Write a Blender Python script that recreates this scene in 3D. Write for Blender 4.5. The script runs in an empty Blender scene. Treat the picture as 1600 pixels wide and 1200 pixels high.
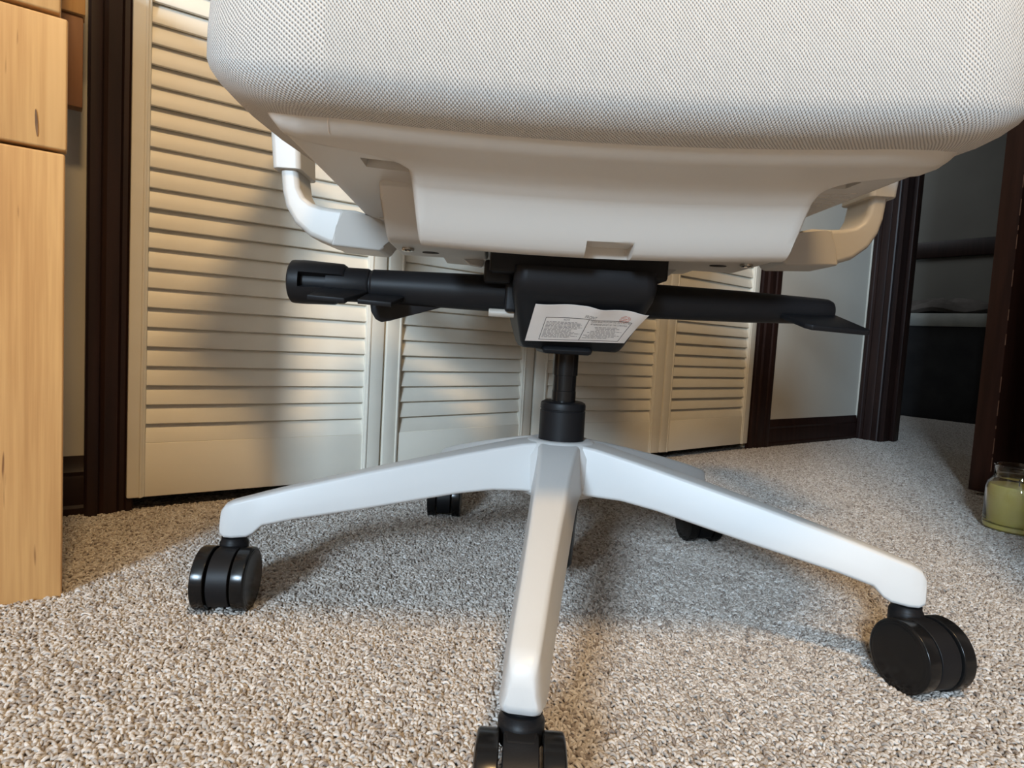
import bpy, bmesh, math, random
from mathutils import Vector, Matrix
random.seed(7)
sc = bpy.context.scene
COL = sc.collection
PI = math.pi

# ------------------------------------------------------------------ camera, light, exposure
FPX, PITCH, ROLL, CAM_H = 971.5, 0.0696, 0.0574, 0.288
cd = bpy.data.cameras.new('camera'); cam = bpy.data.objects.new('camera', cd); COL.objects.link(cam)
cd.sensor_fit = 'HORIZONTAL'; cd.sensor_width = 36.0; cd.lens = FPX / 1600 * 36.0
cd.clip_start = 0.01; cd.clip_end = 60
_fw = Vector((0, math.cos(PITCH), -math.sin(PITCH)))
_up0 = Vector((0, math.sin(PITCH), math.cos(PITCH)))
_rt = math.cos(ROLL) * Vector((1, 0, 0)) + math.sin(ROLL) * _up0
_up = -math.sin(ROLL) * Vector((1, 0, 0)) + math.cos(ROLL) * _up0
cam.matrix_world = Matrix(((_rt.x, _up.x, -_fw.x, 0), (_rt.y, _up.y, -_fw.y, 0), (_rt.z, _up.z, -_fw.z, CAM_H), (0, 0, 0, 1)))
sc.camera = cam

# room axes: A runs along the closet wall (to the right), B points from the closet wall into the room
E1 = Vector((0.8037, 0.5950, 0)); N1 = Vector((0.5950, -0.8037, 0))
def AB(a, b, z=0.0): return E1 * a + N1 * b + Vector((0, 0, z))

w = bpy.data.worlds.new('world'); sc.world = w; w.use_nodes = True
w.node_tree.nodes['Background'].inputs[0].default_value = (0.75, 0.87, 1.0, 1)
w.node_tree.nodes['Background'].inputs[1].default_value = 1.0

def area(name, loc, target, sx, sy, power, color, shape='RECTANGLE', spread=PI):
    l = bpy.data.lights.new(name, 'AREA'); l.shape = shape; l.size = sx; l.size_y = sy
    l.energy = power; l.color = color; l.spread = spread
    o = bpy.data.objects.new(name, l); COL.objects.link(o); o.location = loc
    o.rotation_euler = (Vector(target) - Vector(loc)).to_track_quat('-Z', 'Y').to_euler()
    return o
WIN_A, WIN_B, WIN_Z, WIN_W, WIN_H = -2.74, 1.72, 1.50, 0.75, 0.72
area('daylight_window', AB(WIN_A - .02, WIN_B, WIN_Z), AB(WIN_A + 1, WIN_B, WIN_Z), WIN_W, WIN_H, 250, (0.62, 0.81, 1.0))
area('ceiling_lamp_light', AB(-0.05, 0.55, 2.30), AB(-0.05, 0.55, 0), 0.30, 0.30, 39, (1.0, 0.66, 0.31), 'DISK')
area('hall_daylight', AB(3.3, -2.35, 1.7), AB(3.3, -1.0, 0.0), 0.8, 0.8, 8, (0.85, 0.93, 1.0))

sc.view_settings.view_transform = 'Standard'; sc.view_settings.look = 'None'
sc.view_settings.exposure = 0.0; sc.view_settings.gamma = 1.0; sc.view_settings.use_curve_mapping = False
sc.cycles.use_denoising = True
sc.cycles.max_bounces = 8; sc.cycles.diffuse_bounces = 5; sc.cycles.caustics_refractive = True

# ------------------------------------------------------------------ materials
def mat(name, color, rough=0.5, spec=0.5, coat=0.0):
    m = bpy.data.materials.new(name); m.use_nodes = True
    b = m.node_tree.nodes['Principled BSDF']
    b.inputs['Base Color'].default_value = (*color, 1); b.inputs['Roughness'].default_value = rough
    b.inputs['Specular IOR Level'].default_value = spec; b.inputs['Coat Weight'].default_value = coat
    return m, m.node_tree.nodes, m.node_tree.links, b
def node(N, t, **kw):
    n = N.new(t)
    for k, v in kw.items(): setattr(n, k, v)
    return n
def coords(N, L, scale=(1, 1, 1), kind='Object'):
    tc = node(N, 'ShaderNodeTexCoord'); mp = node(N, 'ShaderNodeMapping')
    mp.inputs['Scale'].default_value = scale; L.new(tc.outputs[kind], mp.inputs['Vector'])
    return mp.outputs[0]
def noise(N, L, vec, scale, detail=3, rough=.5):
    n = node(N, 'ShaderNodeTexNoise'); n.inputs['Scale'].default_value = scale
    n.inputs['Detail'].default_value = detail; n.inputs['Roughness'].default_value = rough
    L.new(vec, n.inputs['Vector']); return n.outputs['Fac']
def ramp(N, L, fac, stops):
    r = node(N, 'ShaderNodeValToRGB'); e = r.color_ramp.elements
    while len(e) < len(stops): e.new(0.5)
    for i, (p, c) in enumerate(stops): e[i].position = p; e[i].color = (*c, 1)
    L.new(fac, r.inputs[0]); return r.outputs[0]
def bump(N, L, h, b, strength, dist):
    n = node(N, 'ShaderNodeBump'); n.inputs['Strength'].default_value = strength; n.inputs['Distance'].default_value = dist
    L.new(h, n.inputs['Height']); L.new(n.outputs[0], b.inputs['Normal'])
def mth(N, L, op, a, b=None, c=None):
    n = node(N, 'ShaderNodeMath', operation=op)
    for i, v in enumerate((a, b, c)):
        if v is None: continue
        if isinstance(v, (int, float)): n.inputs[i].default_value = v
        else: L.new(v, n.inputs[i])
    return n.outputs[0]
def mottled(name, c1, c2, scale, rough, bstr=0.0, bscale=200, bdist=.001, stretch=(1, 1, 1), spec=.5, coat=0.0):
    m, N, L, b = mat(name, c1, rough, spec, coat)
    v = coords(N, L, stretch)
    L.new(ramp(N, L, noise(N, L, v, scale), [(.35, c1), (.65, c2)]), b.inputs['Base Color'])
    if bstr: bump(N, L, noise(N, L, coords(N, L), bscale, 2), b, bstr, bdist)
    return m

M = {}
M['wall'] = mottled('wall_paint', (.58, .55, .485), (.62, .59, .52), 3, .85, .15, 220, .001)
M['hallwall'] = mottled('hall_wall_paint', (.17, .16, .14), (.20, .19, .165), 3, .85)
M['ceiling'] = mottled('ceiling_paint', (.50, .47, .42), (.55, .52, .47), 3, .9)
M['panelling'] = mottled('wood_panelling', (.16, .10, .06), (.22, .14, .085), 8, .6, 0, 200, .001, (6, 6, .5))
M['paint'] = mottled('louvre_paint', (.80, .755, .65), (.83, .785, .68), 6, .42, .12, 90, .0006, (1, 1, 3))
M['dark'] = mottled('recess_shade', (.035, .03, .027), (.05, .044, .04), 4, .9)  # shade inside closet and slots put into the colour
M['trim'] = mottled('dark_stained_wood', (.016, .0070, .0058), (.028, .0125, .0095), 9, .45, .1, 120, .0006, (8, 8, .6), spec=.3)
M['doorwood'] = mottled('door_stained_wood', (.026, .0095, .006), (.042, .0155, .0095), 9, .5, .1, 120, .0006, (8, 8, .6), spec=.2)
M['chip'] = mottled('bare_chipped_edge', (.15, .065, .035), (.24, .12, .07), 60, .6)
M['white'] = mottled('white_plastic', (.555, .525, .48), (.575, .545, .50), 4, .42, .10, 900, .0002)
M['white2'] = mottled('white_nylon_base', (.53, .53, .52), (.55, .55, .54), 4, .40, .08, 900, .0002)
M['black'] = mottled('black_textured_plastic', (.0075, .0075, .0085), (.0105, .0105, .0115), 5, .46, .25, 1400, .0002, spec=.2)
M['blackgloss'] = mottled('black_glossy_plastic', (.010, .010, .011), (.012, .012, .013), 5, .22)
M['blacksmooth'] = mottled('black_painted_steel', (.006, .006, .006), (.009, .0085, .0085), 5, .2, 0, spec=.35)
M['tread'] = mottled('caster_tread', (.006, .006, .0065), (.009, .009, .009), 5, .2, spec=.3)
M['paper'] = mottled('label_paper', (.78, .74, .70), (.82, .78, .74), 30, .7)
M['ink'] = mottled('label_ink', (.06, .055, .055), (.10, .09, .09), 30, .8)
M['greyink'] = mottled('label_fine_print', (.26, .245, .235), (.34, .32, .31), 900, .8)
M['red'] = mottled('red_stamp_ink', (.62, .27, .22), (.70, .38, .32), 60, .8)
M['liner'] = mottled('cream_cloth', (.44, .45, .42), (.52, .53, .49), 14, .9, .3, 90, .003)
M['hamper'] = mottled('charcoal_cloth', (.022, .022, .024), (.035, .034, .036), 10, .9, .3, 120, .002)
M['greycloth'] = mottled('grey_brown_cloth', (.10, .085, .075), (.16, .14, .125), 10, .95, .4, 60, .004)
M['pin'] = mottled('beige_pin', (.36, .32, .27), (.40, .36, .31), 30, .5)
M['lampglass'] = mottled('lamp_shade_glass', (.8, .75, .65), (.85, .8, .7), 5, .5)
m, N, L, b = mat('bolt_steel', (.62, .58, .5), .25); b.inputs['Metallic'].default_value = 1; M['steel'] = m
v = coords(N, L); L.new(ramp(N, L, noise(N, L, v, 300), [(.3, (.5, .47, .42)), (.7, (.72, .68, .6))]), b.inputs['Base Color'])

def maple(name, off):
    m, N, L, b = mat(name, (.7, .45, .22), .42, .4, .15)
    tc = node(N, 'ShaderNodeTexCoord'); mp = node(N, 'ShaderNodeMapping'); mp.inputs['Location'].default_value = off
    L.new(tc.outputs['Object'], mp.inputs['Vector']); v0 = mp.outputs[0]
    def st(s):
        q = node(N, 'ShaderNodeMapping'); q.inputs['Scale'].default_value = s; L.new(v0, q.inputs['Vector']); return q.outputs[0]
    warp = noise(N, L, st((17, 17, 1.1)), 1.0, 4, .6)
    fine = noise(N, L, st((160, 160, 5)), 1.0, 3, .6)
    f = mth(N, L, 'ADD', mth(N, L, 'MULTIPLY', warp, .68), mth(N, L, 'MULTIPLY', fine, .32))
    c = ramp(N, L, f, [(.28, (.36, .18, .068)), (.42, (.52, .285, .11)), (.52, (.63, .37, .15)), (.70, (.71, .44, .195))])
    fl = noise(N, L, st((120, 120, 12)), 1.0, 2, .5)
    msk = ramp(N, L, fl, [(.70, (0, 0, 0)), (.76, (1, 1, 1))])
    mx = node(N, 'ShaderNodeMix', data_type='RGBA'); L.new(msk, mx.inputs['Factor']); L.new(c, mx.inputs['A'])
    mx.inputs['B'].default_value = (.22, .10, .04, 1); L.new(mx.outputs['Result'], b.inputs['Base Color'])
    bump(N, L, fine, b, .08, .0005)
    return m
M['maple'] = maple('maple_wood', (0, 0, 0)); M['maple2'] = maple('maple_wood_warm', (3.1, 1.7, .6)); M['maple3'] = maple('maple_wood_pale', (7.7, 4.2, 2.6))
M['apron'] = mottled('shade_toned_wood', (.20, .085, .03), (.27, .12, .045), 7, .5, 0, 200, .001, (8, 8, .6))  # darker brown carries the shade under the desktop
M['knot'] = mottled('dark_knot', (.09, .045, .02), (.20, .10, .04), 120, .6)

# knitted seat fabric: staggered slots between light threads, laid out on the UVs (in metres)
m, N, L, b = mat('knit_fabric', (.6, .58, .55), .88, .2)
uv = node(N, 'ShaderNodeUVMap'); sp = node(N, 'ShaderNodeSeparateXYZ'); L.new(uv.outputs[0], sp.inputs[0])
nz = node(N, 'ShaderNodeTexNoise'); nz.inputs['Scale'].default_value = 60; L.new(uv.outputs[0], nz.inputs['Vector'])
wob = mth(N, L, 'MULTIPLY', mth(N, L, 'SUBTRACT', nz.outputs['Fac'], .5), .9)
U = mth(N, L, 'ADD', mth(N, L, 'MULTIPLY', sp.outputs[0], 1 / .0024), wob)
V = mth(N, L, 'MULTIPLY', sp.outputs[1], 1 / .0031)
def slots(du, dv):
    fu = mth(N, L, 'SUBTRACT', mth(N, L, 'FRACT', mth(N, L, 'ADD', U, du)), .5)
    fv = mth(N, L, 'SUBTRACT', mth(N, L, 'FRACT', mth(N, L, 'ADD', V, dv)), .5)
    a2 = mth(N, L, 'POWER', mth(N, L, 'MULTIPLY', mth(N, L, 'ADD', fu, mth(N, L, 'MULTIPLY', fv, .25)), 1 / .20), 2.0)
    b2 = mth(N, L, 'POWER', mth(N, L, 'MULTIPLY', fv, 1 / .30), 2.0)
    return mth(N, L, 'ADD', a2, b2)
d = mth(N, L, 'MINIMUM', slots(0, 0), slots(.5, .5))
h = mth(N, L, 'MINIMUM', mth(N, L, 'SQRT', d), 1.6)
c = ramp(N, L, mth(N, L, 'DIVIDE', h, 1.6), [(.22, (.20, .178, .157)), (.48, (.46, .43, .395)), (.70, (.64, .612, .575)), (1, (.685, .655, .615))])
th = noise(N, L, uv.outputs[0], 2600, 2, .6)
mx = node(N, 'ShaderNodeMix', data_type='RGBA', blend_type='MULTIPLY'); mx.inputs['Factor'].default_value = .45
L.new(c, mx.inputs['A']); L.new(ramp(N, L, th, [(.3, (.6, .57, .53)), (.65, (1, 1, 1))]), mx.inputs['B'])
L.new(mx.outputs['Result'], b.inputs['Base Color'])
bump(N, L, mth(N, L, 'ADD', h, mth(N, L, 'MULTIPLY', th, .5)), b, .8, .0008)
b.inputs['Sheen Weight'].default_value = .2
M['fabric'] = m

# carpet ground and loop yarn
m, N, L, b = mat('carpet_ground', (.3, .25, .2), .95, .1)
v = coords(N, L); vo = node(N, 'ShaderNodeTexVoronoi'); vo.inputs['Scale'].default_value = 190; L.new(v, vo.inputs['Vector'])
sx = node(N, 'ShaderNodeSeparateColor'); L.new(vo.outputs['Color'], sx.inputs[0])
L.new(ramp(N, L, sx.outputs[0], [(.1, (.22, .18, .145)), (.45, (.40, .345, .29)), (.9, (.54, .48, .42))]), b.inputs['Base Color'])
bump(N, L, mth(N, L, 'SUBTRACT', 1.0, vo.outputs['Distance']), b, 1.0, .004)
M['ground'] = m
m, N, L, b = mat('carpet_yarn', (.5, .45, .38), .92, .15)
at = node(N, 'ShaderNodeAttribute', attribute_type='INSTANCER', attribute_name='tone')
L.new(ramp(N, L, at.outputs['Fac'], [(0, (.21, .175, .152)), (.14, (.34, .298, .262)), (.45, (.445, .402, .36)), (.78, (.515, .473, .432)), (1, (.62, .585, .55))]), b.inputs['Base Color'])
bump(N, L, noise(N, L, coords(N, L), 1800, 2), b, .5, .0005)
M['yarn'] = m

m, N, L, b = mat('clear_glass', (1, 1, 1), .02); b.inputs['Transmission Weight'].default_value = 1; b.inputs['IOR'].default_value = 1.45; M['glass'] = m
m, N, L, b = mat('green_wax', (.80, .66, .21), .45); b.inputs['Subsurface Weight'].default_value = .3
b.inputs['Subsurface Radius'].default_value = (.02, .02, .005); b.inputs['Subsurface Scale'].default_value = .3
L.new(ramp(N, L, noise(N, L, coords(N, L), 25), [(.35, (.80, .66, .20)), (.65, (.86, .74, .28))]), b.inputs['Base Color']); M['wax'] = m

# ------------------------------------------------------------------ mesh helpers
def finish(bm, name, material, parent=None, angle=35, loc=None, rotz=None, wn=False):
    bmesh.ops.recalc_face_normals(bm, faces=bm.faces[:])
    me = bpy.data.meshes.new(name); bm.to_mesh(me); bm.free()
    for p in me.polygons: p.use_smooth = True
    me.set_sharp_from_angle(angle=math.radians(angle))
    me.materials.append(material)
    o = bpy.data.objects.new(name, me); COL.objects.link(o)
    if parent: o.parent = parent
    if loc is not None: o.location = loc
    if rotz is not None: o.rotation_euler = (0, 0, rotz)
    if wn:
        w_ = o.modifiers.new('weighted', 'WEIGHTED_NORMAL'); w_.keep_sharp = True; w_.weight = 90
    return o
def empty(name, loc, rotz=0, parent=None):
    o = bpy.data.objects.new(name, None); COL.objects.link(o); o.location = loc; o.rotation_euler = (0, 0, rotz)
    o.empty_display_size = .05
    if parent: o.parent = parent
    return o
def tag(o, label, cat, group=None):
    o['label'] = label; o['category'] = cat
    if group: o['group'] = group
    return o
def structure(o): o['kind'] = 'structure'; return o
def add_box(bm, x0, x1, y0, y1, z0, z1, bev=0.0, seg=2):
    vs = [bm.verts.new((x, y, z)) for x in (x0, x1) for y in (y0, y1) for z in (z0, z1)]
    fs = [bm.faces.new([vs[i] for i in q]) for q in ((0, 1, 3, 2), (4, 6, 7, 5), (0, 4, 5, 1), (2, 3, 7, 6), (0, 2, 6, 4), (1, 5, 7, 3))]
    if bev:
        es = list({e for f in fs for e in f.edges})
        bmesh.ops.bevel(bm, geom=es, offset=bev, segments=seg, affect='EDGES', profile=.5)
def box(name, x0, x1, y0, y1, z0, z1, material, parent=None, bev=0.0, seg=2, **k):
    bm = bmesh.new(); add_box(bm, x0, x1, y0, y1, z0, z1, bev, seg); return finish(bm, name, material, parent, **k)
def add_loft(bm, rings, cap=True, closed=True):
    R = [[bm.verts.new(p) for p in r] for r in rings]
    n = len(R[0])
    for a, b_ in zip(R, R[1:]):
        for i in range(n if closed else n - 1):
            j = (i + 1) % n
            bm.faces.new((a[i], a[j], b_[j], b_[i]))
    if cap:
        bm.faces.new(R[0]); bm.faces.new(list(reversed(R[-1])))
    return R
def loft(name, rings, material, parent=None, **k):
    bm = bmesh.new(); add_loft(bm, rings); return finish(bm, name, material, parent, **k)
def rrect(wd, ht, r, n=4):
    pts = []
    r = min(r, wd / 2 - 1e-5, ht / 2 - 1e-5)
    for cx, cy, a0 in ((wd / 2 - r, ht / 2 - r, 0), (-wd / 2 + r, ht / 2 - r, 90), (-wd / 2 + r, -ht / 2 + r, 180), (wd / 2 - r, -ht / 2 + r, 270)):
        for i in range(n + 1):
            a = math.radians(a0 + 90 * i / n); pts.append((cx + r * math.cos(a), cy + r * math.sin(a)))
    return pts
def add_lathe(bm, prof, n=32, axis='Z', c=(0, 0, 0)):
    rings = []
    for r, z in prof:
        ring = []
        for i in range(n):
            a = 2 * PI * i / n; x, y = r * math.cos(a), r * math.sin(a)
            p = (x, y, z) if axis == 'Z' else (z, x, y)
            ring.append((p[0] + c[0], p[1] + c[1], p[2] + c[2]))
        rings.append(ring)
    add_loft(bm, rings)
def lathe(name, prof, material, parent=None, n=32, axis='Z', c=(0, 0, 0), **k):
    bm = bmesh.new(); add_lathe(bm, prof, n, axis, c); return finish(bm, name, material, parent, **k)
def add_prism(bm, pts, d, bev=0.0, seg=2):
    """pts: planar 3-D outline, d: extrusion vector"""
    d = Vector(d); a = [bm.verts.new(p) for p in pts]; b_ = [bm.verts.new(Vector(p) + d) for p in pts]
    n = len(pts); fs = [bm.faces.new(a), bm.faces.new(list(reversed(b_)))]
    for i in range(n):
        j = (i + 1) % n; fs.append(bm.faces.new((a[i], b_[i], b_[j], a[j])))
    if bev:
        es = list({e for f in fs for e in f.edges})
        bmesh.ops.bevel(bm, geom=es, offset=bev, segments=seg, affect='EDGES', profile=.5)
def prism(name, pts, d, material, parent=None, bev=0.0, seg=2, **k):
    bm = bmesh.new(); add_prism(bm, pts, d, bev, seg); return finish(bm, name, material, parent, **k)
ROOM = math.atan2(E1.y, E1.x)
def rbox(name, a0, a1, b0, b1, z0, z1, material, parent=None, bev=0.0):
    """a box laid out in room axes (a, b)"""
    c = AB((a0 + a1) / 2, (b0 + b1) / 2, z0)
    o = box(name, -(a1 - a0) / 2, (a1 - a0) / 2, -(b1 - b0) / 2, (b1 - b0) / 2, 0, z1 - z0, material, None, bev, loc=c, rotz=ROOM)
    return o

# ------------------------------------------------------------------ the setting
WALL_B, CEIL = -1.085, 2.40
OPEN0, OPEN1 = 0.070, 1.722         # closet opening
RW = 2.393                          # right wall
DO0, DO1 = -1.000, -0.235           # doorway opening along the right wall
structure(rbox('floor', -2.9, 5.4, -2.6, 2.2, -.08, 0, M['ground']))
structure(rbox('ceiling', -2.9, 5.4, -2.6, 2.2, CEIL, CEIL + .08, M['ceiling']))
bm = bmesh.new()
def rb(bm, a0, a1, b0, b1, z0, z1, bev=0.0):
    n0 = len(bm.verts); add_box(bm, a0, a1, -b1, -b0, z0, z1, bev)
wl = bmesh.new()
rb(wl, -2.76, OPEN0, WALL_B - .10, WALL_B, 0, CEIL); rb(wl, OPEN1, RW, WALL_B - .10, WALL_B, 0, CEIL); rb(wl, OPEN0, OPEN1, WALL_B - .10, WALL_B, 2.05, CEIL)
structure(finish(wl, 'wall_closet', M['wall'], rotz=ROOM))
wl = bmesh.new()
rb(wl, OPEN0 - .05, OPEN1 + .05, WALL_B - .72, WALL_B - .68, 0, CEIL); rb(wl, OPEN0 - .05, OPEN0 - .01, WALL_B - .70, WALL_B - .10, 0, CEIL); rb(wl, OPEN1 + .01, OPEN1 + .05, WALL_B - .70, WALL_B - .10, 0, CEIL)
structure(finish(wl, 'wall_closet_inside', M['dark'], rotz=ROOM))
wl = bmesh.new()
rb(wl, RW, RW + .12, WALL_B - .10, DO0, 0, CEIL); rb(wl, RW, RW + .12, DO1, 2.1, 0, CEIL); rb(wl, RW, RW + .12, DO0, DO1, 2.05, CEIL)
structure(finish(wl, 'wall_right', M['wall'], rotz=ROOM))
wl = bmesh.new()
rb(wl, -2.9, -2.76, WALL_B - .1, WIN_B - WIN_W / 2, 0, CEIL); rb(wl, -2.9, -2.76, WIN_B + WIN_W / 2, 2.2, 0, CEIL)
rb(wl, -2.9, -2.76, WIN_B - WIN_W / 2, WIN_B + WIN_W / 2, 0, WIN_Z - WIN_H / 2); rb(wl, -2.9, -2.76, WIN_B - WIN_W / 2, WIN_B + WIN_W / 2, WIN_Z + WIN_H / 2, CEIL)
structure(finish(wl, 'wall_left', M['panelling'], rotz=ROOM))
structure(rbox('wall_front', -2.9, 2.5, 2.14, 2.24, 0, CEIL, M['panelling']))
structure(rbox('unseen_shade_blocker', .80, RW, -.075, .06, 0, CEIL, M['panelling']))  # unseen stand-in for something tall, added to shade the door, jar and floor
# hall beyond the doorway
HA = 4.12
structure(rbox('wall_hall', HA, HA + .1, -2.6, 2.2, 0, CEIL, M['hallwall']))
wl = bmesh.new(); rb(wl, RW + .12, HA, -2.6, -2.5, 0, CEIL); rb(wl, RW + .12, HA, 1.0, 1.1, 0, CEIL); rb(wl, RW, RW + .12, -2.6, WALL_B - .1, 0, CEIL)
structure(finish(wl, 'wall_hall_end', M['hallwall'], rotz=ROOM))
structure(rbox('trim_6', HA - .022, HA, -2.5, 1.0, .905, 1.0, M['trim'], bev=.006))
structure(rbox('baseboard_hall', HA - .016, HA, -2.5, 1.0, 0, .09, M['trim'], bev=.004))
# window behind the camera
wl = bmesh.new()
b0, b1, z0, z1 = WIN_B - WIN_W / 2, WIN_B + WIN_W / 2, WIN_Z - WIN_H / 2, WIN_Z + WIN_H / 2
rb(wl, -2.74, -2.72, b0 - .07, b0, z0 - .07, z1 + .07, .004); rb(wl, -2.74, -2.72, b1, b1 + .07, z0 - .07, z1 + .07, .004)
rb(wl, -2.74, -2.72, b0, b1, z1, z1 + .07, .004); rb(wl, -2.74, -2.70, b0 - .09, b1 + .09, z0 - .03, z0, .004)
structure(finish(wl, 'window_1', M['trim'], rotz=ROOM))

def casing(name, a0, a1, b0, b1, z0, z1, axis, flip=1):
    """moulded flat casing: a stepped profile swept up the wall; axis 'a' lies on the closet wall, 'b' on the right wall"""
    wd = (a1 - a0) if axis == 'a' else (b1 - b0); dp = (b1 - b0) if axis == 'a' else (a1 - a0)
    prof = [(0, 0), (0, .55), (.05, .72), (.16, .72), (.20, .60), (.30, .60), (.36, .8), (.62, .88), (.70, .80), (.74, .95), (.80, 1), (.95, 1), (1, .9), (1, 0)]
    if flip < 0: prof = [(1 - x, y) for x, y in reversed(prof)]
    pts = []
    for x, y in prof:
        if axis == 'a': pts.append((a0 + x * wd, -(b0 + y * dp), z0))
        else: pts.append((a1 - y * dp, -(b0 + x * wd), z0))
    return structure(prism(name, pts, (0, 0, z1 - z0), M['trim'], rotz=ROOM, angle=25))
casing('trim_1', .036, .097, WALL_B, -1.054, 0, 2.11, 'a', -1)
casing('trim_2', 1.700, 1.795, WALL_B, -1.064, 0, 2.11, 'a')
structure(rbox('trim_3', OPEN0 - .03, OPEN1 + .07, WALL_B, -1.06, 2.05, 2.12, M['trim'], bev=.004))
casing('trim_4', RW - .020, RW, -1.074, DO0 + .004, 0, 2.12, 'b')
wl = bmesh.new()
rb(wl, RW - .002, RW + .122, DO0 - .001, DO0 + .018, 0, 2.05); rb(wl, RW - .002, RW + .122, DO1 - .018, DO1 + .001, 0, 2.05); rb(wl, RW - .002, RW + .122, DO0, DO1, 2.032, 2.052)
rb(wl, RW + .045, RW + .08, DO0 + .018, DO0 + .032, 0, 2.03, .002)
structure(finish(wl, 'trim_5', M['trim'], rotz=ROOM))
def baseboard(name, a0, a1):
    prof = [(0, 0), (.016, 0), (.016, .012), (.012, .016), (.012, .052), (.010, .058), (.011, .064), (.006, .074), (.004, .086), (0, .086)]
    pts = [(a0, -(WALL_B + x), z) for x, z in prof]
    return structure(prism(name, pts, (a1 - a0, 0, 0), M['trim'], rotz=ROOM, angle=25))
baseboard('baseboard_right', 1.795, RW - .001); baseboard('baseboard_left', -2.7, .036)

# louvred bifold closet doors: stiles, rails and every slat its own piece
SLAT = None
def bifold(name, p0, p1, zb, zt, hid=0.0):
    global SLAT
    p0 = Vector((*p0, 0)); p1 = Vector((*p1, 0)); d = p1 - p0; wd = d.length
    root = structure(empty(name, p0 + Vector((0, 0, zb)), math.atan2(d.y, d.x)))
    T, SW = .028, .034
    for x0, inner in ((.001 - hid, 1), (wd - SW - .001, -1)):
        bm = bmesh.new()
        add_box(bm, max(x0, .001), x0 + SW, 0, T, 0, zt - zb, .003)
        xb = x0 + SW - .012 if inner > 0 else x0
        add_box(bm, xb + .004, xb + .008, -.0018, .002, .0, zt - zb, .0012)
        finish(bm, 'stile', M['paint'], root)
    rails = [(0, .082), (.98, 1.06), (zt - zb - .10, zt - zb)]
    for z0, z1 in rails:
        box('rail', SW - .001 - hid, wd - SW + .001, .003, T - .003, z0, z1, M['paint'], root, .002)
    L_ = wd - 2 * SW + .004 + hid
    if SLAT is None:
        prof = []
        tilt = math.radians(14); c_, s_ = math.cos(tilt), math.sin(tilt); W_, H_ = .0306, .0050
        for x, y in rrect(W_, H_, .0014, 2):
            prof.append((y * c_ + x * s_, x * c_ - y * s_))
        bm = bmesh.new(); add_prism(bm, [(0, y, z) for y, z in prof], (1, 0, 0))
        o = finish(bm, 'slat', M['paint'], root, 40); SLAT = o.data
        COL.objects.unlink(o); bpy.data.objects.remove(o)
    for z0, z1 in ((rails[0][1], rails[1][0]), (rails[1][1], rails[2][0])):
        k = 0
        while z0 + .0145 + k * .0290 < z1 - .006:
            o = bpy.data.objects.new('slat', SLAT); COL.objects.link(o); o.parent = root
            o.location = (SW - .002 - hid, .0105 + random.uniform(-.0007, .0007), z0 + .0140 + k * .0290)
            o.rotation_euler = (random.uniform(-.03, .03), 0, 0); o.scale = (L_, 1, 1)
            k += 1
J = [(-.5615, .9005), (-.233, 1.129), (.049, 1.392), (.388, 1.584), (.714, 1.846)]
def shrink(p, q, g=.0015):
    p, q = Vector(p), Vector(q); u = (q - p).normalized(); return (p + u * g), (q - u * g)
for i in range(4):
    p, q = shrink(J[i], J[i + 1]); bifold('door_%d' % (i + 1), p, q, .022, 2.03, .010 if i == 0 else 0.0)

# open dark door in the doorway on the right, edge towards the camera
hinge = AB(RW, DO1 - .02); tip = Vector((1.052, 1.372, 0)); dd = (tip - hinge); wd = dd.length
door5 = structure(empty('door_5', hinge + Vector((0, 0, .012)), math.atan2(dd.y, dd.x)))
o = box('door_slab', 0.004, wd, -.0225, .0225, 0, 2.015, M['doorwood'], door5, .002)
bm = bmesh.new()
z = .05
while z < 1.0:
    h = random.uniform(.004, .045); add_box(bm, wd - .0012, wd + .0003, .0212, .0227, z, z + h, .0003, 1); z += h + random.uniform(.004, .07)
finish(bm, 'chipped_edge', M['chip'], door5)['label'] = 'pale chipped corner of the dark door edge'

# ------------------------------------------------------------------ carpet pile (geometry nodes, uncountable)
def cam_px(p):
    d = Vector(p) - Vector((0, 0, CAM_H)); z = d.dot(_fw)
    return (800 + FPX * d.dot(_rt) / z, 600 - FPX * d.dot(_up) / z, z)
pts = []
PITCH_C = .0031
ny = int(3.4 / PITCH_C)
for i in range(-int(1.2 / PITCH_C), int(3.9 / PITCH_C)):
    for j in range(-int(2.2 / PITCH_C), int(.4 / PITCH_C)):
        a, b_ = i * PITCH_C, j * PITCH_C
        x = E1.x * a + N1.x * b_; y = E1.y * a + N1.y * b_
        if y < .22 or y > 3.8 or abs(x) > 1.1 * y + .2: continue
        if b_ < WALL_B + .012 and a < RW: continue
        if a > RW - .02 and (a > HA - .02 or b_ < -2.0): continue
        if RW - .02 < a < RW + .12 and not DO0 + .02 < b_ < DO1 - .02: continue
        if y > 2.3 and a < RW: pass
        x += random.uniform(-.5, .5) * PITCH_C; y += random.uniform(-.5, .5) * PITCH_C
        q = cam_px((x, y, 0))
        if -260 < q[0] < 1860 and 500 < q[1] < 1400: pts.append((x, y, random.uniform(-.0012, .0008)))
print('loops', len(pts)); me = bpy.data.meshes.new('carpet_pile'); me.from_pydata(pts, [], [])
pile = bpy.data.objects.new('carpet_pile', me); COL.objects.link(pile)
pile['kind'] = 'stuff'; tag(pile, 'beige flecked loop-pile carpet covering the floor', 'carpet')
me.materials.append(M['yarn'])
g = bpy.data.node_groups.new('loops', 'GeometryNodeTree')
g.interface.new_socket('Geometry', in_out='INPUT', socket_type='NodeSocketGeometry')
g.interface.new_socket('Geometry', in_out='OUTPUT', socket_type='NodeSocketGeometry')
N, L = g.nodes, g.links
gi, go = N.new('NodeGroupInput'), N.new('NodeGroupOutput')
bz = N.new('GeometryNodeCurveQuadraticBezier'); bz.inputs['Resolution'].default_value = 5
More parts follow.
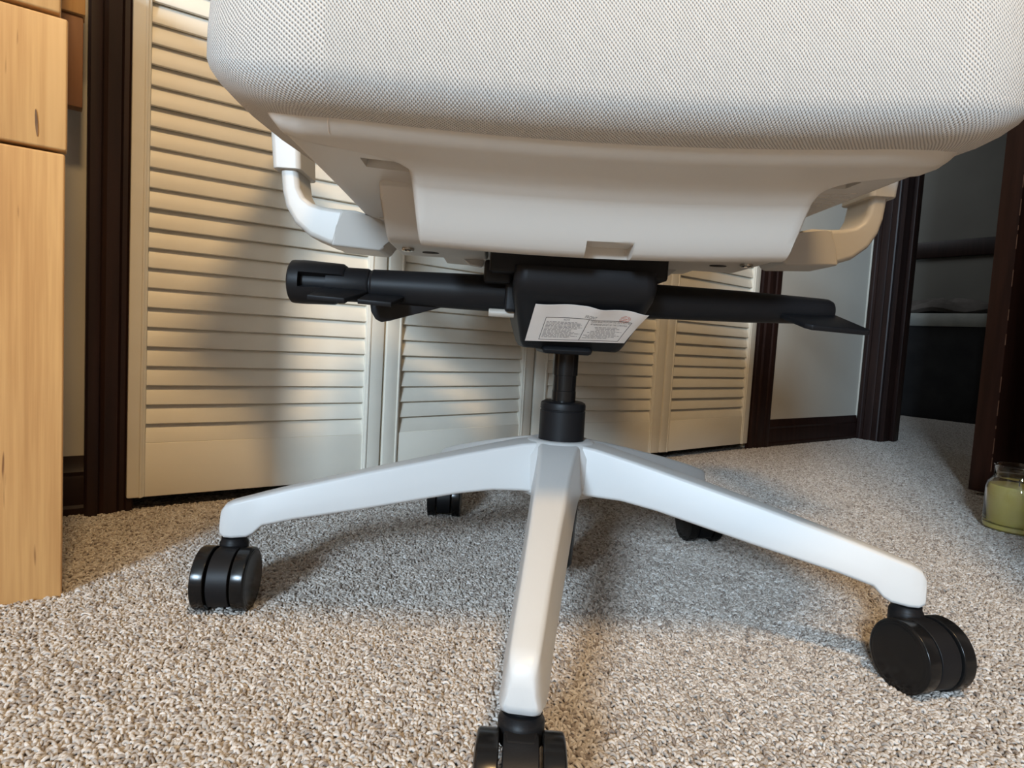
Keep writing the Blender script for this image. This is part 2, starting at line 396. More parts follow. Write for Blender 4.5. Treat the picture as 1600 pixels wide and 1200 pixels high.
bz.inputs['Start'].default_value = (-.0023, -.0006, 0); bz.inputs['Middle'].default_value = (0, .0004, .0052); bz.inputs['End'].default_value = (.0023, .0006, 0)
cc = N.new('GeometryNodeCurvePrimitiveCircle'); cc.inputs['Resolution'].default_value = 6; cc.inputs['Radius'].default_value = .00122
cm = N.new('GeometryNodeCurveToMesh'); L.new(bz.outputs[0], cm.inputs[0]); L.new(cc.outputs[0], cm.inputs[1])
ss = N.new('GeometryNodeSetShadeSmooth'); L.new(cm.outputs[0], ss.inputs[0])
sm = N.new('GeometryNodeSetMaterial'); sm.inputs['Material'].default_value = M['yarn']; L.new(ss.outputs[0], sm.inputs[0])
def rnd(dt, lo, hi, seed):
    r = N.new('FunctionNodeRandomValue'); r.data_type = dt
    s0 = {'FLOAT_VECTOR': (0, 1), 'FLOAT': (2, 3)}[dt]
    r.inputs[s0[0]].default_value = lo; r.inputs[s0[1]].default_value = hi; r.inputs['Seed'].default_value = seed
    return r.outputs[0] if dt == 'FLOAT_VECTOR' else r.outputs[1]
ip = N.new('GeometryNodeInstanceOnPoints'); L.new(gi.outputs[0], ip.inputs['Points']); L.new(sm.outputs[0], ip.inputs['Instance'])
L.new(rnd('FLOAT_VECTOR', (-.45, -.3, 0), (.45, .3, 6.283), 1), ip.inputs['Rotation'])
L.new(rnd('FLOAT_VECTOR', (.75, .75, .75), (1.25, 1.25, 1.15), 2), ip.inputs['Scale'])
sa = N.new('GeometryNodeStoreNamedAttribute'); sa.data_type = 'FLOAT'; sa.domain = 'INSTANCE'; sa.inputs['Name'].default_value = 'tone'
L.new(ip.outputs[0], sa.inputs[0]); L.new(rnd('FLOAT', 0.0, 1.0, 3), [s for s in sa.inputs if s.name == 'Value' and s.enabled][0])
L.new(sa.outputs[0], go.inputs[0])
md = pile.modifiers.new('loops', 'NODES'); md.node_group = g

# ------------------------------------------------------------------ maple desk at the left
DA = math.radians(36.2)
desk = tag(empty('desk', Vector((-.4465, .617, 0)), DA), 'light maple desk with stacked drawers at the left, in front of the wall', 'desk')
DZ = [(.0, .4435), (.4467, .5705), (.5740, .715)]     # plank fronts by height
for (z0, z1), mm, xo in zip(DZ, ('maple', 'maple3', 'maple2'), (0, .0015, -.004)):
    o = box('drawer_front', -.50, xo, 0, .020, z0, z1, M[mm], desk, .0022, 3)
box('carcass', -.50, -.006, .021, .255, .002, .715, M['maple2'], desk, .001)
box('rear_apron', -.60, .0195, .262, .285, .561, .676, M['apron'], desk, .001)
box('rear_rail', -.60, .0215, .258, .287, .6775, .738, M['maple'], desk, .001)
box('desktop', -.62, -.001, -.02, .290, .739, .765, M['maple3'], desk, .004)
kn = lathe('knot', [(0.0001, 0), (.0045, 0), (.0045, .0006), (.0001, .0006)], M['knot'], desk, 12)
kn.scale = (.24, 2.8, 1); kn.rotation_euler = (PI / 2, math.radians(-3), 0); kn.location = (-.0224, -.0002, .468)
kn['label'] = 'dark streak-shaped knot in the drawer front'

# ------------------------------------------------------------------ candle jar beside the door
jar = tag(empty('candle_jar', Vector((.906, 1.088, .003))), 'clear glass jar of yellow-green candle wax on the carpet by the dark door', 'candle')
lathe('glass', [(.0001, .0), (.040, 0), (.046, .003), (.0475, .010), (.0475, .072), (.045, .083), (.0385, .091), (.037, .094), (.037, .112), (.0385, .114), (.0385, .116), (.0345, .116), (.0345, .093), (.042, .083), (.0445, .071), (.0445, .016), (.042, .012), (.0001, .012)], M['glass'], jar, 48)
lathe('wax', [(.0001, .0125), (.0415, .0125), (.0442, .0165), (.0442, .070), (.0425, .0795), (.041, .080), (.0001, .0785)], M['wax'], jar, 40)
lathe('wax_base', [(.0001, .0014), (.0385, .0014), (.0435, .0045), (.0440, .010), (.0436, .0112), (.0001, .0112)], M['wax'], jar, 40)
lathe('wick', [(.0001, .077), (.0009, .077), (.0008, .088), (.0001, .088)], M['ink'], jar, 6)

# ------------------------------------------------------------------ hamper in the hall
ham = tag(empty('laundry_hamper', AB(HA - .24, -1.33, .004), ROOM + PI / 2), 'dark cloth laundry hamper with a pale folded rim, in the hall beyond the doorway', 'hamper')
rings = []
for z, k, tw in ((0, .92, 0), (.03, .96, 0), (.16, .985, .004), (.30, .97, -.006), (.42, 1.0, .004), (.50, 1.02, 0)):
    rings.append([(x * k + tw * math.sin(9 * y + 20 * z), y * k + tw * math.cos(11 * x), z) for x, y in rrect(.50, .36, .05, 5)])
loft('body', rings, M['hamper'], ham)
rings = []
for z, k in ((.485, 1.04), (.49, 1.055), (.535, 1.06), (.552, 1.04), (.552, .98), (.49, .96)):
    rings.append([(x * k, y * k, z + .004 * math.sin(13 * x)) for x, y in rrect(.50, .36, .05, 5)])
loft('rim', rings, M['liner'], ham)['label'] = 'pale cloth rim folded over the hamper'
cl = []
for k, z in ((1, .555), (1.03, .575), (.9, .60), (.6, .625), (.2, .635)):
    cl.append([(.02 + .23 * k * math.cos(a) * (1 + .12 * math.sin(3 * a + z * 30)), .15 * k * math.sin(a) * (1 + .1 * math.cos(4 * a)), z + .012 * math.sin(5 * a)) for a in [2 * PI * i / 28 for i in range(28)]])
o = loft('folded_cloth', cl, M['greycloth'], None, loc=ham.location, rotz=ROOM + PI / 2)
tag(o, 'crumpled grey-brown cloth lying on top of the dark hamper', 'cloth')

# ------------------------------------------------------------------ office chair (local: x right, y back, z up)
CH_LOC, CH_S = Vector((.0590, .6998, -.0175)), 1.0608
chair = tag(empty('office_chair', CH_LOC, math.radians(2.0)),
            'white office chair with light grey knit seat and five caster legs, on the carpet', 'chair')
chair.scale = (CH_S,) * 3
# --- seat cushion
def sstep(a, b_, x):
    t = max(0.0, min(1.0, (x - a) / (b_ - a))); return t * t * (3 - 2 * t)
A_, BF, BB, RC = .2955, -.278, .235, .105          # half width, front y, back y, corner radius
def outline(inset, n=14):
    a, f, k, r = A_ - inset, BF + inset, BB - inset, max(RC - inset, .02)
    pts = []
    def side(p, q, m):
        for i in range(m): pts.append((p[0] + (q[0] - p[0]) * i / m, p[1] + (q[1] - p[1]) * i / m))
    def arc(cx, cy, a0):
        for i in range(n):
            t = math.radians(a0 + 90 * i / n); pts.append((cx + r * math.cos(t), cy + r * math.sin(t)))
    arc(a - r, k - r, 0); side((a - r, k), (-a + r, k), 16); arc(-a + r, k - r, 90); side((-a, k - r), (-a, f + r), 14)
    arc(-a + r, f + r, 180); side((-a + r, f), (a - r, f), 24); arc(a - r, f + r, 270); side((a, f + r), (a, k - r), 14)
    return pts
def zbase(x): return .4185 + .0105 * (x / .234) ** 2 + .016 * x + 4.6 * max(0, abs(x) - .213) ** 2
PROF = [(.16, .004), (.078, .0), (.058, .0003), (.030, .0010), (.017, .0032), (.0075, .0080), (.002, .0150), (.0, .0240), (.0002, .050), (.002, .075), (.005, .095), (.012, .112), (.024, .127), (.045, .138), (.08, .144), (.14, .145)]
bm = bmesh.new(); uvl = bm.loops.layers.uv.new('UVMap')
rings = []
for ins, dz in PROF:
    rings.append([(.004 + x * (1 - .19 * max(0, y + .14) / .37), y, zbase(x) + dz - .5 * min(dz, .04) * sstep(.2, .295, abs(x))) for x, y in outline(ins)])
ref = outline(0.03)
arc_ = [0]
for i in range(1, len(ref) + 1):
    p, q = ref[i - 1], ref[i % len(ref)]; arc_.append(arc_[-1] + math.hypot(p[0] - q[0], p[1] - q[1]))
vv = [0]
for (i0, z0), (i1, z1) in zip(PROF, PROF[1:]): vv.append(vv[-1] + math.hypot(i1 - i0, z1 - z0))
R = [[bm.verts.new(p) for p in r] for r in rings]; n = len(ref)
for k in range(len(R) - 1):
    for i in range(n):
        j = (i + 1) % n
        f = bm.faces.new((R[k][i], R[k][j], R[k + 1][j], R[k + 1][i]))
        for lp, uvv in zip(f.loops, ((arc_[i], vv[k]), (arc_[i + 1], vv[k]), (arc_[i + 1], vv[k + 1]), (arc_[i], vv[k + 1]))): lp[uvl].uv = uvv
bm.faces.new(R[0]); tf = bm.faces.new(list(reversed(R[-1])))
for lp in tf.loops: lp[uvl].uv = (lp.vert.co.x, lp.vert.co.y)
cush = finish(bm, 'seat_cushion', M['fabric'], chair, 60)
cush['label'] = 'light grey knit seat cushion'

# --- seat shell: moulded pan under the cushion, with a deep central boss, side wings, slots and a front notch
def lin(tab, x):
    for (x0, y0), (x1, y1) in zip(tab, tab[1:]):
        if x <= x1: return y0 + (y1 - y0) * max(0, (x - x0)) / (x1 - x0)
    return tab[-1][1]
DROP = [(-.3, .0), (-.2, .02), (-.12, .034), (.05, .036), (.10, .044), (.135, .0525), (.150, .0545), (.157, .0535), (.163, .0495), (.170, .0405), (.178, .0285), (.187, .0180), (.198, .0100), (.210, .0050), (.225, .0015), (.24, 0)]
BC, BH = .007, .1455
def boss_half(t): return BH + .12 * max(0.0, min(1.0, (t - .178) / .045)) ** 5
def shell_z(s, t, B):
    z = .4125 + .010 * (s / .234) ** 2 - .030 * max(0, .05 - t) ** 1.0 * .35 - (lin(DROP, t) * B)
    e = max(0.0, abs(s) - .212) / .026; f = max(0.0, t - .227) / .0235
    z += .019 * (1 - math.sqrt(max(0, 1 - min(1, math.hypot(e, f)) ** 2))) + .014 * s
    for s0, s1, t0, t1 in SLOTS:
        if s0 < s < s1 and t0 < t < t1: z = max(z, .4405)
    if -.009 < s < .028 and .140 < t < .168: z = max(z, .3685)
    return z
SLOTS = [(-.182, -.1475, .160, .184), (.160, .190, .168, .188)]
def lines(lo, hi, n, extra):
    v = [lo + (hi - lo) * i / n for i in range(n + 1)]
    for e in extra: v += [e - .0004, e + .0004]
    return sorted(v)
TL = lines(-.215, .250, 114, [.160, .184, .188, .140, .168])
WEDGE = .011                     # width of the boss side wall
base_s = lines(-.238, BC - BH - WEDGE, 40, [-.182, -.1475]) + [BC - BH - WEDGE * k / 6 for k in (5, 4, 3, 2, 1)] + lines(BC - BH, BC + BH, 50, [-.009, .028]) + [BC + BH + WEDGE * k / 6 for k in (1, 2, 3, 4, 5)] + lines(BC + BH + WEDGE, .238, 40, [.160, .190])
def warp(s, t):
    """move the boss wall outwards near the front so that its crease flares into the front lip"""
    u = s - BC; a = abs(u); sg = 1 if u >= 0 else -1; end = .238 - BC * sg
    h = min(boss_half(t), end - WEDGE - .002)
    if a <= BH: r, B = a * h / BH, 1.0
    elif a <= BH + WEDGE:
        k = (a - BH) / WEDGE; r = min(h, end - WEDGE - .002) + (a - BH); B = 1 - k * k * (3 - 2 * k)
    else:
        h0 = min(h, end - WEDGE - .002) + WEDGE; r = h0 + (a - BH - WEDGE) / (end - BH - WEDGE) * (end - h0); B = 0.0
    return BC + sg * r, B
bm = bmesh.new(); lo = []; hi = []
for q in base_s:
    rl, rh = [], []
    for t in TL:
        x, B = warp(q, t)
        xx = x * (1.008 - .018 * sstep(.230, .250, t) * sstep(.19, .238, abs(x)))
        tt = t - .008 * sstep(.20, .25, t) * sstep(.17, .238, abs(x))
        rl.append(bm.verts.new((xx, -tt, shell_z(x, t, B)))); rh.append(bm.verts.new((xx * .97, -tt * .97, (.4445 + .014 * x))))
    lo.append(rl); hi.append(rh)
SL = base_s
for i in range(len(SL) - 1):
    for j in range(len(TL) - 1):
        bm.faces.new((lo[i][j], lo[i][j + 1], lo[i + 1][j + 1], lo[i + 1][j])); bm.faces.new((hi[i][j], hi[i + 1][j], hi[i + 1][j + 1], hi[i][j + 1]))
for i in range(len(SL) - 1):
    for j in (0, len(TL) - 1): bm.faces.new((lo[i][j], lo[i + 1][j], hi[i + 1][j], hi[i][j]))
for j in range(len(TL) - 1):
    for i in (0, len(SL) - 1): bm.faces.new((lo[i][j], lo[i][j + 1], hi[i][j + 1], hi[i][j]))
shell = finish(bm, 'seat_shell', M['white'], chair, 40)
# bolts, slots and rear tabs on the underside of the wings
def under(s, t): return .4125 + .010 * (s / .234) ** 2 - .0105 * max(0, .05 - t) + .014 * s
for sg, s0, t0, zz in ((-1, -.1665, .036, .3725), (1, .1640, .052, .3750)):
    dz = zz - .3725
    prof = [(.122, .4125), (.112, .4030), (.076, .3760), (.066, .3725), (-.024, .3725), (-.030, .3780), (-.030, .4150), (.122, .4150)]
    bm = bmesh.new(); pts = [(sg * .1815, -t, z + dz) for t, z in prof]
    add_prism(bm, pts, (-sg * .0930, 0, 0), .0035, 3)
    pl = finish(bm, 'mounting_flange', M['white'], shell, 60, wn=True)
    lathe('bolt', [(.0001, -.0014), (.0026, -.0014), (.0030, -.0026), (.0052, -.0030), (.0062, -.0020), (.0062, .001), (.0001, .001)], M['steel'], shell, 20, c=(s0, -t0, zz))
    sx = s0 - sg * .020
    bm = bmesh.new(); add_lathe(bm, [(.0001, -.0005), (.0085, -.0005), (.0085, .002), (.0001, .002)], 24)  # flat disc, its dark colour stands for the shade in the slot
    bmesh.ops.scale(bm, vec=(1, .75, 1), verts=bm.verts); bmesh.ops.translate(bm, vec=(sx, -(t0 - .022), zz), verts=bm.verts)
    finish(bm, 'slot', M['dark'], shell)['label'] = 'oval slot in the underside, its inner shade drawn as a dark disc'
    p = [(sg * .1215, .022, .380), (sg * .1165, .022, .3745), (sg * .1080, .022, .3670), (sg * .0950, .022, .3655), (sg * .0925, .022, .3700), (sg * .0915, .022, .380)]
    prism('tab', p, (0, .012, 0), M['white'], shell, .0012)
# moulded lettering on the right wing, too worn and foreshortened to read
bm = bmesh.new()
for k in range(5):
    x0 = .170; t = .150 - k * .011
    while x0 < .212:
        wl_ = random.uniform(.004, .011); zz = under(x0, t); add_box(bm, x0, x0 + wl_, -t, -t + .0035, zz - .0004, zz + .001); x0 += wl_ + .0025
finish(bm, 'moulded_print', M['white'], shell)
bm = bmesh.new(); add_box(bm, -.212, -.186, .052, .068, under(-.2, -.06) - .0012, under(-.2, -.06) + .002, .0005); finish(bm, 'moulded_pad', M['white'], shell)

# --- tilt mechanism
ms = []
for z, y0, y1, x in ((.3535, -.118, .135, .0625), (.3400, -.1205, .135, .0635), (.3285, -.112, .130, .0625), (.3050, -.078, .110, .0565), (.2885, -.050, .085, .0520), (.2835, -.044, .075, .0490), (.2820, -.040, .070, .0460)):
    r = .012
    ms.append([(px, (y0 + y1) / 2 + py, z) for px, py in rrect(2 * x, y1 - y0, r, 4)])
mech = loft('tilt_mechanism', ms, M['black'], chair, angle=60, wn=True)
bm = bmesh.new()
add_box(bm, -.085, .074, -.105, .16, .3478, .3800, .003)
add_box(bm, -.090, -.064, -.085, .02, .3400, .3605, .003)
add_box(bm, -.0695, -.0575, -.072, .0, .3150, .3520, .003)
add_box(bm, -.030, .020, -.050, .05, .2775, .2850, .004)
finish(bm, 'top_plate', M['black'], mech, 60, wn=True)
lathe('pin', [(.0001, -.084), (.0035, -.084), (.004, -.083), (.004, -.06), (.0001, -.06)], M['pin'], mech, 14, 'X', (0, -.06, .3135))
# --- warning label, curling away at the right end
P00, P10, P01, P11 = Vector((-.0475, -.0545, .2895)), Vector((.0485, -.0570, .2925)), Vector((-.0425, -.1045, .3225)), Vector((.0575, -.1085, .3235))
nrm = Vector((0, -.57, -.82)).normalized()
def lab(u, v, off=0.0):
    p = (P00 * (1 - u) + P10 * u) * (1 - v) + (P01 * (1 - u) + P11 * u) * v
    wv = .0016 * max(0, v - .55) * math.sin(u * 14 + .5) + .0030 * sstep(.82, 1, u) * v
    p = p + Vector((0, 0, -.0030 * sstep(.45, .62, u) * v * v))
    return p + nrm * (.0008 + wv + off)
def sheet(name, u0, u1, v0, v1, nu, nv, off, material, parent, thick=.0002):
    bm = bmesh.new()
    add_sheet(bm, u0, u1, v0, v1, nu, nv, off, thick); return finish(bm, name, material, parent, 60)
def add_sheet(bm, u0, u1, v0, v1, nu, nv, off, thick=.0002):
    G = []
    for lay in (off, off + thick):
        G.append([[bm.verts.new(lab(u0 + (u1 - u0) * i / nu, v0 + (v1 - v0) * j / nv, lay)) for j in range(nv + 1)] for i in range(nu + 1)])
    for i in range(nu):
        for j in range(nv):
            for g_ in G: bm.faces.new((g_[i][j], g_[i + 1][j], g_[i + 1][j + 1], g_[i][j + 1]))
    for i in range(nu):
        for j in (0, nv): bm.faces.new((G[0][i][j], G[0][i + 1][j], G[1][i + 1][j], G[1][i][j]))
    for j in range(nv):
        for i in (0, nu): bm.faces.new((G[0][i][j], G[0][i][j + 1], G[1][i][j + 1], G[1][i][j]))
label = sheet('warning_label', 0, 1, 0, 1, 40, 16, 0, M['paper'], chair)
label['label'] = 'white printed paper label curling off the black mechanism'
INK = .00027
def text_on_label(name, body, u, v, hgt, wd, material):
    cu = bpy.data.curves.new('text', 'FONT'); cu.body = body; cu.align_x = 'CENTER'; cu.size = 1.0; cu.resolution_u = 2
    to = bpy.data.objects.new('text', cu); COL.objects.link(to)
    dg = bpy.context.evaluated_depsgraph_get(); me = bpy.data.meshes.new_from_object(to.evaluated_get(dg))
    COL.objects.unlink(to); bpy.data.objects.remove(to)
    xs = [q.co.x for q in me.vertices]; k = wd / (max(xs) - min(xs))
    for q in me.vertices:
        q.co = lab(u + q.co.x * k, v + q.co.y * hgt / .7, INK)
    me.materials.clear(); me.materials.append(material)
    o = bpy.data.objects.new(name, me); COL.objects.link(o); o.parent = label
    return o
text_on_label('heading_text', 'FRONT', .535, .70, .085, .105, M['ink'])
text_on_label('note_text', 'NOTE', .33, .60, .045, .055, M['ink'])
text_on_label('tag_text', 'UNDER PENALTY OF LAW THIS TAG IS NOT TO', .735, .605, .05, .36, M['ink'])
text_on_label('tag_text', 'BE REMOVED EXCEPT BY THE CONSUMER', .735, .525, .05, .34, M['ink'])
bm = bmesh.new()
for u0, u1, v0, v1 in ((.13, .925, .665, .680), (.13, .925, .05, .062), (.13, .135, .05, .68), (.527, .533, .05, .68), (.92, .925, .05, .68)):
    add_sheet(bm, u0, u1, v0, v1, 16 if u1 - u0 > .1 else 1, 8 if v1 - v0 > .1 else 1, .00025, .00005)
finish(bm, 'printed_frame', M['ink'], label)
bm = bmesh.new()
for c0, c1, top, rows in ((.15, .51, .55, 13), (.55, .90, .455, 9)):
    for k in range(rows):
        v = top - k * (.46 if c0 < .5 else .37) / rows; x = c0 + (random.uniform(0, .10) if c0 > .5 else 0); end = c1 - random.uniform(0, .10)
        while x < end:
            wn = random.uniform(.015, .05); add_sheet(bm, x, min(x + wn, end), v, v + .017, 1, 1, .00025, .00005); x += wn + .008
finish(bm, 'fine_print', M['greyink'], label)
bm = bmesh.new()
for rad in (.047, .036):
    for i in range(28):
        if i % 7 == 6: continue
        a0, a1 = 2 * PI * i / 28, 2 * PI * (i + 1) / 28; q = []
        for rr_, a in ((rad, a0), (rad, a1), (rad - .006, a1), (rad - .006, a0)):
            q.append(bm.verts.new(lab(.845 + rr_ * math.cos(a), .74 + 2.3 * rr_ * math.sin(a), .0003)))
        bm.faces.new(q)
for k in range(2): add_sheet(bm, .825, .865, .70 + k * .05, .722 + k * .05, 1, 1, .0003, .00005)
finish(bm, 'red_stamp', M['red'], label)['label'] = 'faint red oval stamp'

# --- levers
LZ, LY = .3325, -.05
def tube_x(prof, y, z, n=28): return [[(x, y + r * math.cos(2 * PI * i / n), z + r * math.sin(2 * PI * i / n)) for i in range(n)] for x, r in prof]
lev = loft('lever', tube_x([(-.055, .0178), (-.072, .0178), (-.150, .0166), (-.1955, .0160), (-.1975, .0148), (-.1985, .0148)], LY, LZ), M['black'], chair, angle=30)
lev['label'] = 'long black lever with paddles on the left'
kb = bmesh.new()
add_loft(kb, tube_x([(-.1985, .0140), (-.1990, .0152), (-.2010, .0162), (-.2380, .0165)], LY, LZ))
kb = finish(kb, 'knob_neck', M['black'], lev)
# outer cuff, open at the front where the inner stem shows
def cuff(a0, a1, x0, x1, r0, r1, n=26):
    bm = bmesh.new(); ringsO, ringsI = [], []
    xs = [x0, x0 + .0015, x0 + .004, (x0 + x1) / 2, x1 - .003, x1]
    rr_ = [r0, r0, r0, (r0 + r1) / 2, r1, r1 - .002]
    P = []
    for x, r in zip(xs, rr_):
        row = []
        for i in range(n + 1):
            a = a0 + (a1 - a0) * i / n; row.append((x, LY + r * math.cos(a), LZ + r * math.sin(a)))
        for i in range(n + 1):
            a = a1 - (a1 - a0) * i / n; q = .0135; row.append((x, LY + q * math.cos(a), LZ + q * math.sin(a)))
        P.append(row)
    add_loft(bm, P); return bm
bm = cuff(math.radians(-70), math.radians(157), -.2630, -.2215, .0208, .0192)
finish(bm, 'cuff', M['black'], lev, 40)
bm = cuff(math.radians(196), math.radians(292), -.2630, -.2290, .0208, .0200, 10)
finish(bm, 'cuff', M['black'], lev, 40)
lathe('end_cap', [(.0001, -.2735), (.0185, -.2735), (.0202, -.2722), (.0206, -.2700), (.0208, -.2625), (.0001, -.2625)], M['black'], lev, 28, 'X', (0, LY, LZ))
lathe('inner_stem', [(.0001, -.264), (.0128, -.264), (.0128, -.236), (.0001, -.236)], M['black'], lev, 24, 'X', (0, LY, LZ))
prism('paddle', [(-.2330, -.060, .3300), (-.1985, -.060, .3290), (-.1985, -.0655, .3260), (-.2130, -.0935, .3172), (-.2465, -.0935, .3182), (-.2420, -.078, .3240)], (0, .0008, -.0042), M['black'], lev, .0008)
prism('paddle', [(-.1960, -.060, .3260), (-.1660, -.060, .3250), (-.1640, -.0650, .3230), (-.1715, -.0915, .3160), (-.2020, -.0915, .3170), (-.1990, -.070, .3230)], (0, .0008, -.0042), M['black'], lev, .0008)
prism('fin', [(-.1990, -.052, .3200), (-.1970, -.052, .3080), (-.1925, -.052, .3010), (-.1870, -.052, .2985), (-.1800, -.052, .3000), (-.1250, -.052, .3175), (-.1200, -.052, .3300), (-.1950, -.052, .3300)], (0, .004, 0), M['black'], lev, .001)
lev2 = loft('lever', tube_x([(.050, .0172), (.075, .0168), (.170, .0152), (.238, .0128), (.2480, .0122), (.2520, .0105), (.2535, .0075)], LY, LZ + .0015), M['black'], chair, angle=40)
lev2['label'] = 'black lever with a flat paddle on the right'
prism('paddle', [(.1930, -.052, .3330), (.2480, -.052, .3320), (.2530, -.058, .3315), (.2690, -.091, .3170), (.2665, -.095, .3160), (.2130, -.095, .3180), (.2080, -.090, .3195)], (0, .0012, -.0050), M['black'], lev2, .0012)

# --- gas lift
gas = lathe('gas_lift', [(.0001, .0485), (.0175, .0485), (.0200, .052), (.0225, .110), (.0225, .186), (.0225, .2225), (.0128, .2232), (.0128, .2380), (.0124, .2385), (.0124, .2545), (.0134, .2550), (.0134, .2850), (.0001, .2850)], M['blacksmooth'], chair, 36, angle=30)
lathe('collar', [(.0129, .2265), (.0205, .2270), (.0232, .2255), (.0240, .2235), (.0240, .2190), (.0232, .2183), (.0232, .2175), (.0240, .2168), (.0242, .1840), (.0129, .1840)], M['black'], gas, 36)

# --- star base with five legs
base = lathe('star_base', [(.0243, .1300), (.0400, .1300), (.0440, .1340), (.0450, .1420), (.0430, .1720), (.0375, .1835), (.0325, .1865), (.0265, .1870), (.0245, .1862)], M['white2'], chair, 48, angle=35)
ROT0 = 3.3341 - math.radians(2.0)
#      r     top    bottom  w_bottom w_top
LEG = [(.020, .1865, .1330, .056, .044), (.045, .1835, .1345, .0500, .038), (.075, .1775, .1345, .0455, .0340), (.110, .1700, .1300, .0420, .0305), (.200, .1500, .1130, .0355, .0240), (.270, .1330, .1010, .0310, .0200), (.298, .1255, .0945, .0292, .0190),
       (.306, .1232, .0865, .0286, .0187), (.312, .1215, .0835, .0282, .0184), (.325, .1180, .0823, .0270, .0176), (.3325, .1145, .0826, .0240, .0160), (.3365, .1090, .0850, .0200, .0130), (.3375, .1000, .0900, .0160, .0110)]
YAW = (0, 0, 0, 0, math.radians(-2.0))     # the legs are not perfectly even
def leg_rings():
    out = []
    for r, zt, zb, wb, wt in LEG:
        h_ = zt - zb; c = min(.0035, h_ * .2); k = min(.004, h_ * .2)
        half = [(0, zt), (wt / 2 - c, zt - .0003), (wt / 2 - c * .3, zt - c * .35), (wt / 2 + .0006, zt - c), (wt / 2 + (wb - wt) * .27, zb + h_ * .45), (wb / 2, zb + k), (wb / 2 - k * .3, zb + k * .3), (wb / 2 - k, zb), (0, zb)]
        pts = [(r, x, z) for x, z in half] + [(r, -x, z) for x, z in reversed(half[1:-1])]
        out.append(pts)
    return out
bm = bmesh.new(); add_loft(bm, leg_rings())
leg0 = finish(bm, 'leg', M['white2'], base, 55, wn=True)
for k in range(5):
    o = leg0 if k == 0 else leg0.copy()
    if k: COL.objects.link(o); o.parent = base
    o.rotation_euler = (0, 0, ROT0 + k * 2 * PI / 5 + YAW[k])

# --- casters: stem, hood and two wheels each
RWH = .0298
def make_caster():
    prof = [(.0001, .0640), (.0128, .0640), (.0133, .0655), (.0133, .0758), (.0127, .0770), (.0119, .0782), (.0117, .0815), (.0085, .0818), (.0085, .0840), (.0001, .0840)]
    root = lathe('caster', prof, M['black'], chair, 24)
    oy, zc = -.018, .0165 + RWH
    bm = bmesh.new()     # hood between the wheels
    n = 40; xs = [(-.0098, .0278), (-.0090, .0286), (.0090, .0286), (.0098, .0278)]
    rings = []
    for x, r in xs:
        ring = []
        for i in range(n):
            a = 2 * PI * i / n; y, z = oy + r * math.cos(a), zc + r * math.sin(a)
            ring.append((x, y, max(z, .0260)))
        rings.append(ring)
    add_loft(bm, rings); add_box(bm, -.0098, .0098, -.022, .0080, .060, .0752, .003)
    finish(bm, 'hood', M['black'], root, 55, wn=True)
    w_prof = lambda s: [(.0001, s * .0118), (.0270, s * .0118), (.0288, s * .0119), (RWH, s * .0126), (RWH, s * .0226), (.0293, s * .0236), (.0272, s * .0244), (.0264, s * .0241), (.0258, s * .0243), (.0240, s * .0248), (.0001, s * .0254)]
    for s in (-1, 1):
        lathe('wheel', w_prof(s), M['tread'], root, 48, 'X', (0, oy, zc), angle=55, wn=True)
    lathe('axle', [(.0001, -.0115), (.004, -.0115), (.004, .0115), (.0001, .0115)], M['steel'], root, 14, 'X', (0, oy, zc))
    return root
cs0 = make_caster()
kids = list(cs0.children)
for k, ang in enumerate((5, -1, 15, 9, 1)):
    th = ROT0 + k * 2 * PI / 5 + YAW[k]
    if k == 0: o = cs0
    else:
        o = cs0.copy(); COL.objects.link(o); o.parent = chair
        for c_ in kids:
            d_ = c_.copy(); COL.objects.link(d_); d_.parent = o
    o.location = (.325 * math.cos(th), .325 * math.sin(th), 0); o.rotation_euler = (0, 0, math.radians(ang - 2))

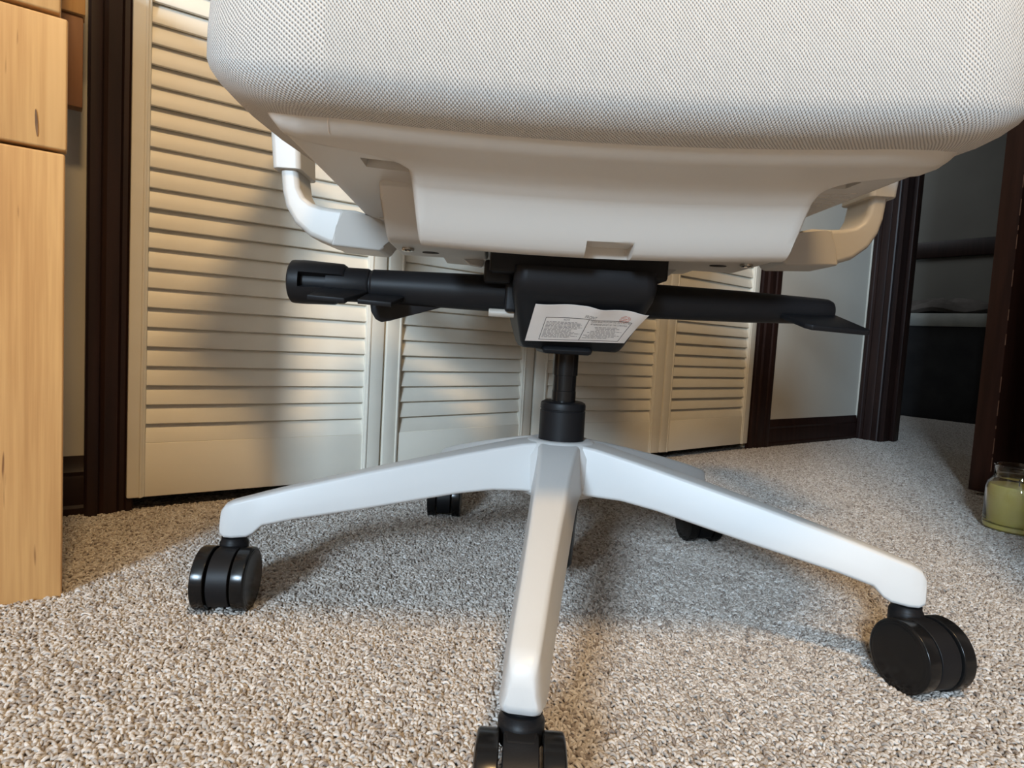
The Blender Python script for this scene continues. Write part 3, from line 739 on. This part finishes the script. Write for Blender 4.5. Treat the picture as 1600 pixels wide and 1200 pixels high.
# --- arm supports: bent arm, sleeve, clamp, and the arm pad above
AT = .100                         # arm centre, towards the back
for sg, ds, dz in ((-1, 0, 0), (1, .046, .0125)):
    path = [(.232, .4060, .036), (.245, .4055, .043), (.270, .4070, .0415), (.288, .4115, .037), (.303, .4200, .030), (.313, .4320, .024), (.318, .4460, .0205), (.3205, .466, .0195), (.324, .500, .0195)]
    rings = []
    for i, (s, z, th) in enumerate(path):
        p0 = path[max(0, i - 1)]; p1 = path[min(len(path) - 1, i + 1)]
        tx, tz = p1[0] - p0[0], p1[1] - p0[1]; l = math.hypot(tx, tz); nx, nz = -tz / l, tx / l
        d_ = ds
        rings.append([(sg * (s + d_ + nx * u), AT + v, z + dz + nz * u) for u, v in rrect(th, .056, .006, 3)])
    arm = loft('arm_support', rings, M['white'], chair, angle=60, wn=True)
    rings = []
    for z, sx_, sy_, cx in ((.4670, .0300, .064, .3215), (.4682, .0318, .066, .3218), (.510, .0330, .067, .3250), (.560, .034, .068, .3280), (.650, .034, .068, .3320)):
        rings.append([(sg * (cx + ds) + u, AT + v, z + dz) for u, v in rrect(sx_, sy_, .006, 3)])
    loft('sleeve', rings, M['white'], arm, angle=60, wn=True)
    box('arm_pad', sg * (.332 + ds) - .045, sg * (.332 + ds) + .045, AT - .15, AT + .11, .650, .675, M['black'], arm, .010, 3)
    # clamp: flared gusset where the arm goes under the seat
    out = [(.2635, .3815), (.2590, .4020), (.2545, .4225), (.2480, .4215), (.2100, .4165), (.1650, .4155), (.1650, .4025), (.1890, .4025), (.2005, .4010), (.2050, .3960), (.2085, .3855), (.2130, .3815)]
    pts = [(sg * (a + ds * sstep(.165, .2, a)), AT - .026 - .45 * max(0, a - .200), z + dz) for a, z in out]
    prism('clamp', pts, (0, .062, 0), M['white'], arm, .0026, 3, angle=60, wn=True)

# --- backrest (above the frame)
bs = loft('back_post', [[(u, y + v, z) for u, v in rrect(.06, .03, .01, 3)] for y, z in ((.12, .36), (.20, .38), (.275, .46), (.30, .60), (.31, .80))], M['white'], chair)
rings = []
for z, hw, y in ((.56, .17, .262), (.60, .21, .258), (.72, .235, .252), (.88, .235, .262), (1.0, .21, .285), (1.04, .17, .295)):
    ring = []
    for i in range(17):
        x = -1 + i / 8; ring.append((hw * x, y - .035 * x * x - .012, z))
    for i in range(17):
        x = 1 - i / 8; ring.append((hw * x, y - .035 * x * x + .012, z))
    rings.append(ring)
loft('backrest', rings, M['fabric'], chair, angle=60)

# ------------------------------------------------------------------ a thin pale hair clinging to the seat shell
bm = bmesh.new(); hp = [(-.1910, -.2462, .4258), (-.1925, -.2424, .4215), (-.1935, -.2365, .4180), (-.1938, -.2290, .4163), (-.1925, -.2200, .4159)]
add_loft(bm, [[(x + .00022 * math.cos(a), y, z + .00022 * math.sin(a)) for a in (0, 1.26, 2.51, 3.77, 5.03)] for x, y, z in hp])
M['hair'] = mottled('pale_hair', (.75, .62, .52), (.8, .68, .58), 30, .5)
hair = finish(bm, 'hair_strand', M['hair'], None, loc=CH_LOC, rotz=math.radians(2.0))
hair.scale = (CH_S,) * 3
tag(hair, 'single thin pale hair clinging to the white shell under the seat', 'hair')
